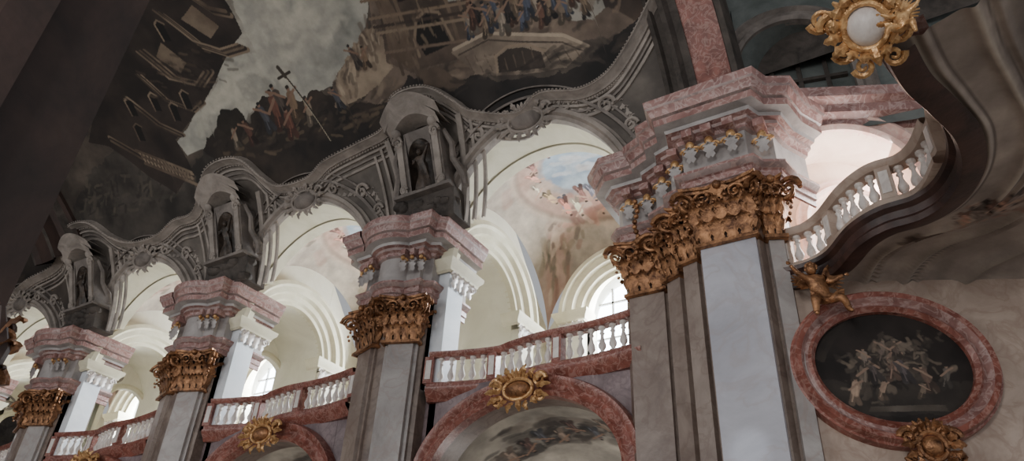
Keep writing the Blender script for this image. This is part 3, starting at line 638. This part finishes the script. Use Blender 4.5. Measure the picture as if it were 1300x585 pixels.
    for i in range(8): P.fig(-1.5+.36*i,1.0+.25*math.sin(i*2),.8,[(168,116,102),(200,180,158),(126,92,84),(124,122,132)][i%4],(206,170,148),arm=(-1)**i)
    grid_obj("gallery_vault_fresco",XX,YY,ZZ,P.C)
    g=MB();Pp=[];N1=[];rows=[]
    for i in range(49):
        th=PI-PI*i/48;x=b+AR*math.cos(th);z=ASP+AR*math.sin(th);Pp.append(Vector((x,yv(z),z)));N1.append(Vector((math.cos(th),0,math.sin(th))))
        rows.append([(x,yv(z),z),(x,15.45,z-.02)])
    g.curve(Pp,N1,[Vector((0,-1,0))]*49,[(-.02,-.1),(-.02,.14),(.1,.16),(.14,.28),(.26,.3),(.3,.18),(.38,.14),(.42,-.05)],'greyl')
    g.grid(rows,'creamd')
    g.curve([Vector((p.x,15.6,p.z)) for p in Pp],N1,[Vector((0,-1,0))]*49,[(.3,.1),(-.05,.1),(-.05,-.3),(.3,-.3)],'creamd')
    g.build("trim_6")
    cartouche(vpt(b+.2,20.2,.08),(1,0,0),vframe(20)[1],1.9,1.05,name="stucco_cartouche",k='greyl',boss='grey')
    mo=MB()
    for sx in(-1,1):
        spiral(mo,vpt(b+sx*1.5,20.6,.05),(sx,0,0),vframe(20)[0],.26,'greyl',1.5,.06);spiral(mo,vpt(b+sx*2.7,17.8,.05),(sx,0,0),vframe(20)[0],.28,'greyl',1.5,.06);spiral(mo,vpt(b+sx*3.3,12.5,.05),(sx,0,0),vframe(12)[0],.22,'greyl',1.5,.05)
        for q in range(10): leaf(mo,vpt(b+sx*(.9+.25*q),19.9-.42*q,.02),vframe(20)[1],(1,0,0),.22,.34,.12,'greyl')
        for q in range(5): leaf(mo,vpt(b+sx*(3.25+.04*q),14.5-1.8*q,.02),vframe(12)[1],(1,0,0),.24,.34,.12,'greyl')
    mo.build("stucco_scroll")
# ------------------------------------------------------------------ niche aedicules (lean with the vault)
def aedicule(cx):
    root=empty("niche_aedicule");mb=MB();B=14.9;yb=14.45
    def lean(mb_): mb_.v=[(x,y+(yv(z)-15.0 if z>13.5 else 0),z) for x,y,z in mb_.v]
    for i in range(26):
        a=random.random()*2-1;mb.ball((cx+a*.95,yb-.1+.2*random.random(),14.0+random.random()*.7),(.2+.15*random.random(),.25,.18),'dark',7,5)
    mb.box((cx,14.75,14.35),(2.2,.9,.9),'dark');mb.box((cx,14.6,14.87),(2.1,1.0,.1),'grey')
    H=1.75
    for sx in(-1,1):
        mb.box((cx+sx*.66,14.75,B+H/2),(.36,.9,H),'grey');mb.box((cx+sx*.68,14.27,B+H/2),(.22,.12,H*.9),'greyl')
        spiral(mb,(cx+sx*.7,14.2,B+H-.1),(sx,0,0),(0,0,1),.19,'greyl',1.5,.05);spiral(mb,(cx+sx*.72,14.2,B+.2),(-sx,0,0),(0,0,1),.15,'greyl',1.4,.04)
        mb.tube([(cx+sx*.9,14.5,B+H),(cx+sx*1.1,14.5,B+H*.75),(cx+sx*1.05,14.5,B+H*.5),(cx+sx*1.3,14.6,B+H*.22),(cx+sx*1.35,14.6,B)],[.08,.1,.11,.13,.1],'grey',7)
        mb.ball((cx+sx*.7,14.2,B+H+.15),(.17,.13,.13),'greyl')
    rows=[]
    for i in range(15):
        z=B+(H-.1)*i/14;zc=B+H-.55;r=.46 if z<zc else .46*math.sqrt(max(0,1-((z-zc)/.45)**2))
        rows.append([(cx-r*math.cos(PI*j/12),14.3+.5*(r/.46)*math.sin(PI*j/12),z) for j in range(13)])
    mb.grid(rows,'darkfig')
    arch_wall(mb,(cx,14.3,0),(1,0,0),-.5,.5,B,B+H+.15,0,.45,.45,B+H-.55,B,'grey')
    for dz,ex,pr in((0,.95,.0),(.2,1.08,.1)):
        P=[Vector((cx+ex*u,14.25-pr-.15*(1-u*u),B+H+.15+dz+.4*(1-u*u))) for u in np.linspace(-1,1,21)]
        mb.curve(P,[Vector((0,0,1))]*21,[Vector((0,-1,0))]*21,[(-.1,-.6),(-.1,.03),(0,.06),(.06,.15),(.13,.18),(.16,.08),(.16,-.6)],'greyl')
    lean(mb);mb.build("shell",root)
    st=MB();o=Vector((cx,14.25,B));rows=[]
    for i in range(16):
        t=i/15;z=t*.95;r=.25*(1-.45*t)+.025*math.sin(8*t);rows.append([(o.x+.07*math.sin(3*t)+(r+.03*math.sin(5*a+6*t))*math.cos(a),o.y+(r*.75+.025*math.sin(5*a+6*t))*math.sin(a),o.z+z) for a in np.linspace(0,2*PI,25)[:-1]])
    st.grid(rows,'darkfig',closed=True);lean(st);st.build("robe",root)
    lz=lambda v:Vector((v.x,v.y+yv(v.z)-15,v.z))
    Q=lambda p:lz(o+Vector(p)*.8)
    skin_body("torso",[Q(p) for p in((0,0,1.0),(0.02,0,1.2),(.02,0,1.38),(-.16,-.02,1.34),(-.3,-.12,1.1),(-.12,-.26,1.05),(.2,-.02,1.34),(.36,-.1,1.45),(.5,-.12,1.62))],[(0,1),(1,2),(1,3),(3,4),(4,5),(1,6),(6,7),(7,8)],[.14,.13,.05,.065,.05,.036,.065,.05,.032],'darkfig',root)
    st=MB();head(st,Q((.02,-.03,1.52)),.1,'darkfig',(0.3,-1,0))
    for p in((-.12,-.26,1.05),(.5,-.12,1.62)):
        for q in range(5):
            b=Q(p);st.tube([b,b+Vector((.025*(q-2),-.04,.03)),b+Vector((.03*(q-2),-.06,.06))],[.014,.013,.008],'darkfig',5)
    st.build("head_hands",root)
    return root
for cx in(-12.35,-21.25,-30.1): aedicule(cx)
# ------------------------------------------------------------------ crossing pier (right)
def crossing_pier():
    root=empty("marble_crossing_pier")
    path=[(-6.25,16.4),(-6.25,15.15),(-6.1,15.0),(-5.15,15.0),(-5.0,14.7),(-4.55,14.5),(-4.4,14.15),(-4.0,14.05),(-3.88,13.62),(-2.62,13.62),(-2.55,13.85),(-2.2,14.0),(-2.1,14.4)]
    mb=MB();mb.plan(path,[(0,0),(0,13.6)],'core');mb.plan(path,[(0,0),(.3,0),(.3,1.2),(.2,1.3),(.15,1.6),(0,1.7)],'pink');mb.build("core",root,smooth=False)
    mb=MB()
    for a,b,kk in(((-6.08,15.0),(-5.2,15.0),'pilw'),((-4.95,14.68),(-4.58,14.5),'pilw'),((-4.38,14.13),(-4.03,14.03),'pilw'),((-3.83,13.62),(-2.66,13.62),'pilb'),((-2.5,13.86),(-2.22,13.98),'pil')):
        A=Vector((a[0],a[1],0));B=Vector((b[0],b[1],0));d=(B-A).normalized();n=Vector((d.y,-d.x,0))
        mb.plan([tuple((A-n*.1)[:2]),tuple((A+n*.12)[:2]),tuple((B+n*.12)[:2]),tuple((B-n*.1)[:2])],[(0,1.7),(0,11.5)],kk)
        c=capital(tuple((A+n*.1)[:2]),tuple((B+n*.1)[:2]),10.2,11.55);c.parent=root
    mb.build("pilasters",root,smooth=False)
    mb=MB();ep=[(-6.3,16.8),(-6.3,15.05),(-6.15,14.9),(-5.2,14.9),(-5.1,14.6),(-4.6,14.38),(-4.5,14.05),(-4.1,13.92),(-4.0,13.5),(-2.55,13.5),(-2.45,13.75),(-2.05,13.95),(-1.95,14.5),(-1.6,15.2)]
    entab(mb,ep,11.55,CT+.1,.75);mb.add([(p[0],p[1],CT+.1) for p in ep]+[(-1.6,16.8,CT+.1)],[list(range(len(ep)+1))],'pink');mb.build("entablature",root)
    mb=MB();mb.plan([(p[0]*1.0,p[1]+.35) for p in ep[1:-1]],[(0,CT),(0,CT+1.2)],'core');mb.build("blocking_course",root,smooth=False)
    mo=MB()
    for x,y in((-5.9,14.7),(-5.4,14.7),(-4.8,14.2),(-4.3,13.75),(-3.75,13.25),(-3.3,13.25),(-2.8,13.25),(-2.2,13.6)):
        mo.ball((x,y,12.75),(.11,.1,.14),'goldb');spiral(mo,(x-.12,y,12.6),(-1,0,0),(0,0,1),.11,'goldb',1.4,.03);spiral(mo,(x+.12,y,12.6),(1,0,0),(0,0,1),.11,'goldb',1.4,.03);leaf(mo,(x,y,12.3),(0,-1,0),(1,0,0),.22,.35,.12,'frieze')
        mo.box((x,y+.05,13.02),(.24,.5,.2),'pink')
    for q in range(12):
        mo.ball((-5.65+.05*math.sin(q),14.5,12.6-.15*q),.07,'gold',7,5)
    mo.build("gilt_frieze_ornament",root)
crossing_pier()
# ------------------------------------------------------------------ transverse ribs at crossing
mb=MB()
PP=[vpt(-4.2,p) for p in range(2,100,3)];NF=[vframe(p)[1] for p in range(2,100,3)];n=len(PP)
mb.curve(PP,[Vector((1,0,0))]*n,NF,[(-.35,0),(-.35,.2),(-.22,.26),(-.15,.12),(0,.1),(.05,.35),(.2,.4),(.3,.2),(.5,.18),(.5,-.3)],'dark');mb.build("trim_7")
mb=MB();PP=[vpt(-3.2,p) for p in range(2,100,3)]
mb.curve(PP,[Vector((1,0,0))]*n,NF,[(-.6,0),(-.5,.12),(.4,.12),(.45,.3),(.6,.32),(.65,0),(.65,-.6)],'red',ks=['dark','red','dark','dark','dark','dark']);mb.build("trim_8")
# ------------------------------------------------------------------ right wall with oval painting
WO=Vector((-2.2,14.05,0));WX=Vector((.91,.415,0)).normalized();WN=Vector((.415,-.91,0)).normalized()
def W(s,z,o=0): return WO+WX*s+WN*o+Vector((0,0,z))
mb=MB();mb.add([W(-.2,0),W(9,0),W(9,9.35),W(-.2,9.35)],[(0,1,2,3)],'wallr');mb.build("wall_east")
def oval():
    root=empty("oval_painting");cs,cz,a,b=1.5,7.33,1.42,1.12
    U,T=np.meshgrid(np.linspace(0,1,110),np.linspace(0,2*PI,300),indexing='ij')
    S=a*U*np.cos(T);Z=b*U*np.sin(T)
    P=Paint(S,Z,(25,20,18),(42,35,32),2.0)
    P.poly([(-1.5,-.9),(1.5,-.9),(1.5,-.35),(.6,-.3),(-.4,-.45),(-1.5,-.2)],(36,31,29),(56,50,45),.3)
    P.poly([(-1.5,.2),(-.9,1.2),(-.5,1.2),(-1.2,.1)],(52,45,40),(40,34,31),.1)
    P.poly([(-.85,-.3),(-.5,.25),(.1,.7),(.5,.4),(.5,-.1),(-.4,-.5)],(44,38,35),(72,64,57),.8,.85)
    P.strokes((-.6,-.3),(.6,.3),.9,120,[(96,86,76),(54,47,43),(74,66,59),(34,29,27),(114,101,88)],.16,.035,.5,1.2,.7)
    for i,(x,y,h,c,l) in enumerate([(-.6,-.45,.55,(90,80,71),.1),(-.3,-.3,.58,(66,59,57),-.1),(-.02,-.25,.62,(102,83,73),.1),(.25,-.3,.56,(70,64,64),-.15),(-.8,-.7,.5,(124,106,92),.1),(.6,-.45,.5,(76,62,54),-.1),(.85,-.4,.45,(72,66,61),.1),(-.15,.1,.48,(82,72,65),.1),(.15,.15,.42,(70,61,55),0),(-.45,.0,.4,(94,84,76),0),(-.3,-.6,.35,(110,94,81),.1),(.4,-.6,.3,(84,73,63),.1)]):
        P.fig(x,y,h,c,(140,117,101),l,(-1)**i)
    P.strokes((-.5,-.1),(.5,.4),.5,50,[(118,106,94),(48,42,38),(84,74,65)],.08,.025,.5,1.5,.7)
    P.poly([(-.6,-.86),(-.55,-.76),(.75,-.72),(.78,-.84)],(94,86,78),(64,57,50),.04)
    c=W(cs,cz,.06)
    grid_obj("canvas",c.x+WX.x*S,c.y+WX.y*S,cz+Z,P.C,root)
    mb=MB();Pp=[];N1=[]
    for j in range(72):
        t=2*PI*j/72;Pp.append(W(cs+a*math.cos(t),cz+b*math.sin(t),.05));N1.append((WX*math.cos(t)/a+Vector((0,0,1))*math.sin(t)/b).normalized())
    mb.curve(Pp,N1,[WN]*72,[(-.03,0),(-.03,.12),(.05,.2),(.1,.14),(.16,.12),(.24,.24),(.34,.26),(.38,.14),(.42,.12),(.44,-.06)],'pink',closed=True,ks=['red','red','red','pink','pink','red','red','red','red']);mb.build("frame",root)
oval()
cartouche(W(1.75,5.78,.25),WX,WN,.95,.95,name="gilded_cartouche",k='gold',boss='gold',bs=.2)
putto("gilded_putto",W(.35,8.55,.55),1.25,WX,'gold')
# ------------------------------------------------------------------ curved balcony
ZB=9.3
LED=[(-2.35,14.0),(-1.85,13.98),(-1.3,13.7),(-.75,12.95),(-.25,12.6),(.33,12.5),(.76,12.15),(1.06,11.4),(1.06,10.5),(.8,9.66),(.56,9.0),(.43,8.3)]
BK=[(-2.3,14.1),(-1.6,14.3),(-1.0,14.6),(0,15.05),(1.2,15.6),(2.5,16.2),(4,16.8),(5.5,15.5),(6.2,13),(6.2,11),(6.2,9),(6.2,7)]
lc=cat([p+(0,) for p in LED],12);bc=cat([p+(0,) for p in BK],12)
def soffit():
    t=np.linspace(0,1,170);Vv=t**1.4;A=np.array(lc)[:,:2];B=np.array(bc)[:,:2]
    X=A[:,0:1]*(1-Vv)+B[:,0:1]*Vv;Y=A[:,1:2]*(1-Vv)+B[:,1:2]*Vv;D=np.hypot(X-A[:,0:1],Y-A[:,1:2])
    Z=ZB-.1+.35*np.sin(PI*np.clip(Vv,0,1))[None,:]*np.minimum(D/2,1)
    for d0,w,h in((.42,.06,.06),(1.05,.09,.1),(1.3,.05,.06),(1.95,.1,.12),(2.25,.05,.06),(3.0,.1,.12)): Z=Z-h*np.exp(-((D-d0)/w)**2)
    P=Paint(X,Y,(134,122,113),(172,158,146),1.3)
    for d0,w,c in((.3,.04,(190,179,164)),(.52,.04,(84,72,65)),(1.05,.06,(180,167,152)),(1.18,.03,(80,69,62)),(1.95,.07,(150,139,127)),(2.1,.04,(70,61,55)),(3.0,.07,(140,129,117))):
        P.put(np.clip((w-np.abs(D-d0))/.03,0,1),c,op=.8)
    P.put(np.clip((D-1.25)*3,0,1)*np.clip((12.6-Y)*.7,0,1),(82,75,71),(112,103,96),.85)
    P.strokes((1.0,13.3),(2.6,13.2),.9,60,[(140,112,100),(104,88,79),(176,156,142),(90,75,66),(156,126,112)],.16,.05,.5,1.5,.7)
    for i in range(9): P.fig(1.0+.2*i,13.0-.1*(i%3),.5,[(140,110,96),(104,92,85),(96,74,65)][i%3],(166,140,122),arm=(-1)**i)
    P.strokes((-.05,13.55),(.4,13.75),.2,24,[(66,53,47),(104,88,77),(86,68,59)],.1,.05,.5,1.5,.8)
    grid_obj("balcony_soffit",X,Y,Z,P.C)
soffit()
bal_root=empty("curved_balcony")
mb=MB();lp=[(p[0],p[1]) for p in lc]
mb.plan(lp,[(-.3,ZB-.22),(0,ZB-.3),(.06,ZB-.3),(.1,ZB-.2),(.04,ZB-.12),(.07,ZB+.0),(.16,ZB+.06),(.18,ZB+.14),(.0,ZB+.2),(-.5,ZB+.2)],'ledge',ks=['ledge','ledge','ledge','ledge','ledge','ledge','ledge','greyl','pink'])
mb.build("ledge",bal_root)
rl=[(-2.2,13.95),(-1.7,13.9),(-1.25,13.55),(-.72,12.85),(-.22,12.45),(.3,12.38),(.66,12.05),(.92,11.4)]
rl=[(a-.03,b+.25) for a,b in rl]
balustrade([(a,b) for a,b in rl],ZB+.18,.98,name="balcony_balustrade",rail='wallr',bal='white',sp=.25)
mb=MB();pp=[(p[0],p[1]) for p in cat([(.92,11.6,0),(.94,10.6,0),(.7,9.8,0),(.5,9.2,0),(.36,8.7,0)],8)]
mb.plan(pp,[(.0,ZB+.15),(.02,ZB+.25),(-.05,ZB+.35),(-.05,ZB+.9),(.08,ZB+.96),(.14,ZB+1.06),(.1,ZB+1.16),(-.25,ZB+1.16),(-.25,ZB+.15)],'wallr');mb.build("parapet",bal_root)
cartouche((.24,7.85,9.28),(.95,-.1,0),(-.05,-.72,-.69),.95,1.0,name="gilded_cartouche",k='goldb',boss='white',bs=.25,extra=1)
putto("gilded_putto",(.6,7.55,8.78),.62,(.95,.1,0),'goldb',-1)
# back wall above balcony with pink arch
def WB(s,z,o=0): return W(s,z,o-1.0)
mb=MB();arch_wall(mb,WB(0,0),WX,-.6,7,ZB,14.4,2.0,1.55,1.45,12.5,ZB,'rosewall',rev=tuple(-WN*1.2),revk='rosewall')
mb.add([WB(0,ZB,-1.2),WB(4.6,ZB,-1.2),WB(4.6,14.4,-1.2),WB(0,14.4,-1.2)],[(0,1,2,3)],'rosewall');mb.build("wall_balcony")
mb=MB();arch_trim(mb,WB(0,0),WX,WN,2.0,1.55,1.45,12.5,ZB,[(0,-.1),(0,.1),(.12,.16),(.2,.1),(.34,.1),(.42,.2),(.52,.16),(.54,0)],'rose')
arch_trim(mb,WB(0,0,-1.15),WX,WN,2.3,1.0,1.0,12.0,ZB,[(0,-.1),(0,.12),(.1,.16),(.2,.1),(.3,.1),(.34,0)],'rose');mb.build("trim_9")
mb=MB();cp=[tuple(WB(s,0)[:2]) for s in(-.4,1,2.2,3.4,5,7)]
mb.plan(cp,[(0,14.0),(.1,14.05),(.15,14.2),(.35,14.3),(.4,14.5),(.6,14.6),(.65,14.85),(0,14.95)],'pink');mb.build("trim_10")
# upper wall with blind niche
mb=MB();uo=Vector((-1.6,15.6,0));ux=Vector((.97,.24,0)).normalized()
arch_wall(mb,uo,ux,-2.6,7,14.0,24,.2,1.35,1.35,16.7,14.9,'green',rev=(.2,1.0,0),revk='green')
mb.add([uo+ux*-1.5+Vector((.1,1,14)),uo+ux*2+Vector((.1,1,14)),uo+ux*2+Vector((.1,1,19)),uo+ux*-1.5+Vector((.1,1,19))],[(0,1,2,3)],'green')
mb.build("wall_clerestory")
mb=MB();arch_trim(mb,uo,ux,(.24,-.97,0),.2,1.35,1.35,16.7,14.9,[(0,-.1),(0,.12),(.12,.18),(.2,.08),(.35,.08),(.42,.2),(.5,.15),(.52,0)],'grey')
for s in(-.5,.2,.9): mb.box(tuple(uo+ux*s+Vector((0,.9,16.0))),(.12,.12,3.0),'dark')
for z in(15.6,16.6): mb.box(tuple(uo+ux*.2+Vector((0,.9,z))),(2.4,.12,.1),'dark',.24)
mb.build("trim_11")
# ------------------------------------------------------------------ foreground pier with carved bracket, floor, far walls
fp=empty("dark_foreground_pier")
mb=MB();mb.plan([(-6.6,-1.2),(-5.0,-1.2),(-5.0,.35),(-4.9,.38),(-4.9,.62),(-5.0,.65),(-5.0,1.0),(-4.85,1.03),(-4.85,1.3),(-5.0,1.33),(-5.0,1.9),(-6.6,1.9)],[(.25,0),(.25,1.2),(0,1.4),(0,19.5)],'brown');mb.build("shaft",fp,smooth=False)
mb=MB();c=Vector((-5.0,1.92,3.0))
for z,r,s_ in((-.45,.1,1),(-.15,.11,-1),(.15,.1,1),(.42,.08,-1)):
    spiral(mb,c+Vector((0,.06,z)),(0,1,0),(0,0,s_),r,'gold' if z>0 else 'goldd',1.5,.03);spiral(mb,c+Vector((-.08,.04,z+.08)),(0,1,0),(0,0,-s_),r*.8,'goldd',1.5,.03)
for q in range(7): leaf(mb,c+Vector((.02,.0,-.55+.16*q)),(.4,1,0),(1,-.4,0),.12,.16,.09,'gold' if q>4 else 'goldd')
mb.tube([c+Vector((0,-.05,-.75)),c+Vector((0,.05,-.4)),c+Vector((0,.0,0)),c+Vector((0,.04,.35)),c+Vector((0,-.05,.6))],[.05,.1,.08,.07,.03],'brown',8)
mb.build("carved_gilt_bracket",fp)
mb=MB();mb.add([(-48,-12,0),(12,-12,0),(12,22.5,0),(-48,22.5,0)],[(0,1,2,3)],'floor');mb.build("floor")
mb=MB();mb.add([(-44,-2,0),(-44,22,0),(-44,22,24),(-44,-2,24)],[(0,1,2,3)],'dark');mb.build("wall_far")
mb=MB();mb.add([(-44.5,22.8,0),(9,22.8,0),(9,22.8,8.8),(-44.5,22.8,8.8)],[(0,1,2,3)],'dark');mb.build("wall_chapel_back")
mb=MB();rows=[[(x,VC+VA*1.1*math.cos(math.radians(p)),17+8.5*math.sin(math.radians(p))) for p in range(0,100,6)] for x in(-2.6,0,4,9)];mb.grid(rows,'dark');mb.build("ceiling_crossing")
# ------------------------------------------------------------------ lights
def area(name,loc,target,sx,sy,power,col):
    l=bpy.data.lights.new(name,'AREA');l.shape='RECTANGLE';l.size=sx;l.size_y=sy;l.energy=power;l.color=col
    o=bpy.data.objects.new(name,l);COL.objects.link(o);o.location=loc;d=Vector(target)-Vector(loc);o.rotation_euler=d.to_track_quat('-Z','Y').to_euler();return o
def beam(loc,tgt,pw,sz,bl=.4):
    l=bpy.data.lights.new("sunbeam",'SPOT');l.energy=pw;l.spot_size=math.radians(sz);l.spot_blend=bl;l.shadow_soft_size=.12;l.color=(.82,.91,1)
    o=bpy.data.objects.new("sunbeam",l);COL.objects.link(o);o.location=loc;d=Vector(tgt)-o.location;o.rotation_euler=d.to_track_quat('-Z','Y').to_euler()
for b in BAYS:
    area("window_daylight",(b-.1,22.35,13.2),(b-.5,17,11.8),2.6,3.8,1100,(.92,.96,1.0))
    area("chapel_fill_light",(b+.5,21.0,3.0),(b-.4,17.2,8.2),2.0,2.5,150,(1,.96,.92))  # unseen fill lamp added to brighten the chapel vault
    beam((b+.6,22.2,14.2),(b-2.9,15.6,11.0),2600,22,.5)
area("window_daylight",tuple(WB(3.3,12.3,-.4)),tuple(WB(.2,12.0,-.6)),1.2,2.4,330,(1,.97,.94))
for x,p in((0,1100),(-14,850),(-28,850)):  # added fill lamps behind the camera, brightening piers, soffit and vault
    area("nave_fill_light",(x,-9,9.0),(x-1,15,11),4,6,p,(1.0,.98,.96))
beam((3.0,-5.0,11.5),(-3.35,13.5,5.75),4200,2.2);beam((3.0,-5.0,11.5),(-5.95,14.9,8.2),3200,1.5)
w=bpy.data.worlds.new("world");bpy.context.scene.world=w;w.use_nodes=True
w.node_tree.nodes["Background"].inputs[0].default_value=(.92,.94,.98,1);w.node_tree.nodes["Background"].inputs[1].default_value=.46
# ------------------------------------------------------------------ camera
F=Vector((-.4526,.7052,.5455));R=Vector((.8566,.5138,.0464));U=Vector((.2476,-.4882,.8367))
cd=bpy.data.cameras.new("camera");cd.sensor_fit='HORIZONTAL';cd.sensor_width=36;cd.lens=940/1300*36;cd.clip_start=.05;cd.clip_end=200
co=bpy.data.objects.new("camera",cd);COL.objects.link(co)
co.matrix_world=Matrix(((R.x,U.x,-F.x,0),(R.y,U.y,-F.y,0),(R.z,U.z,-F.z,1.6),(0,0,0,1)))
bpy.context.scene.camera=co
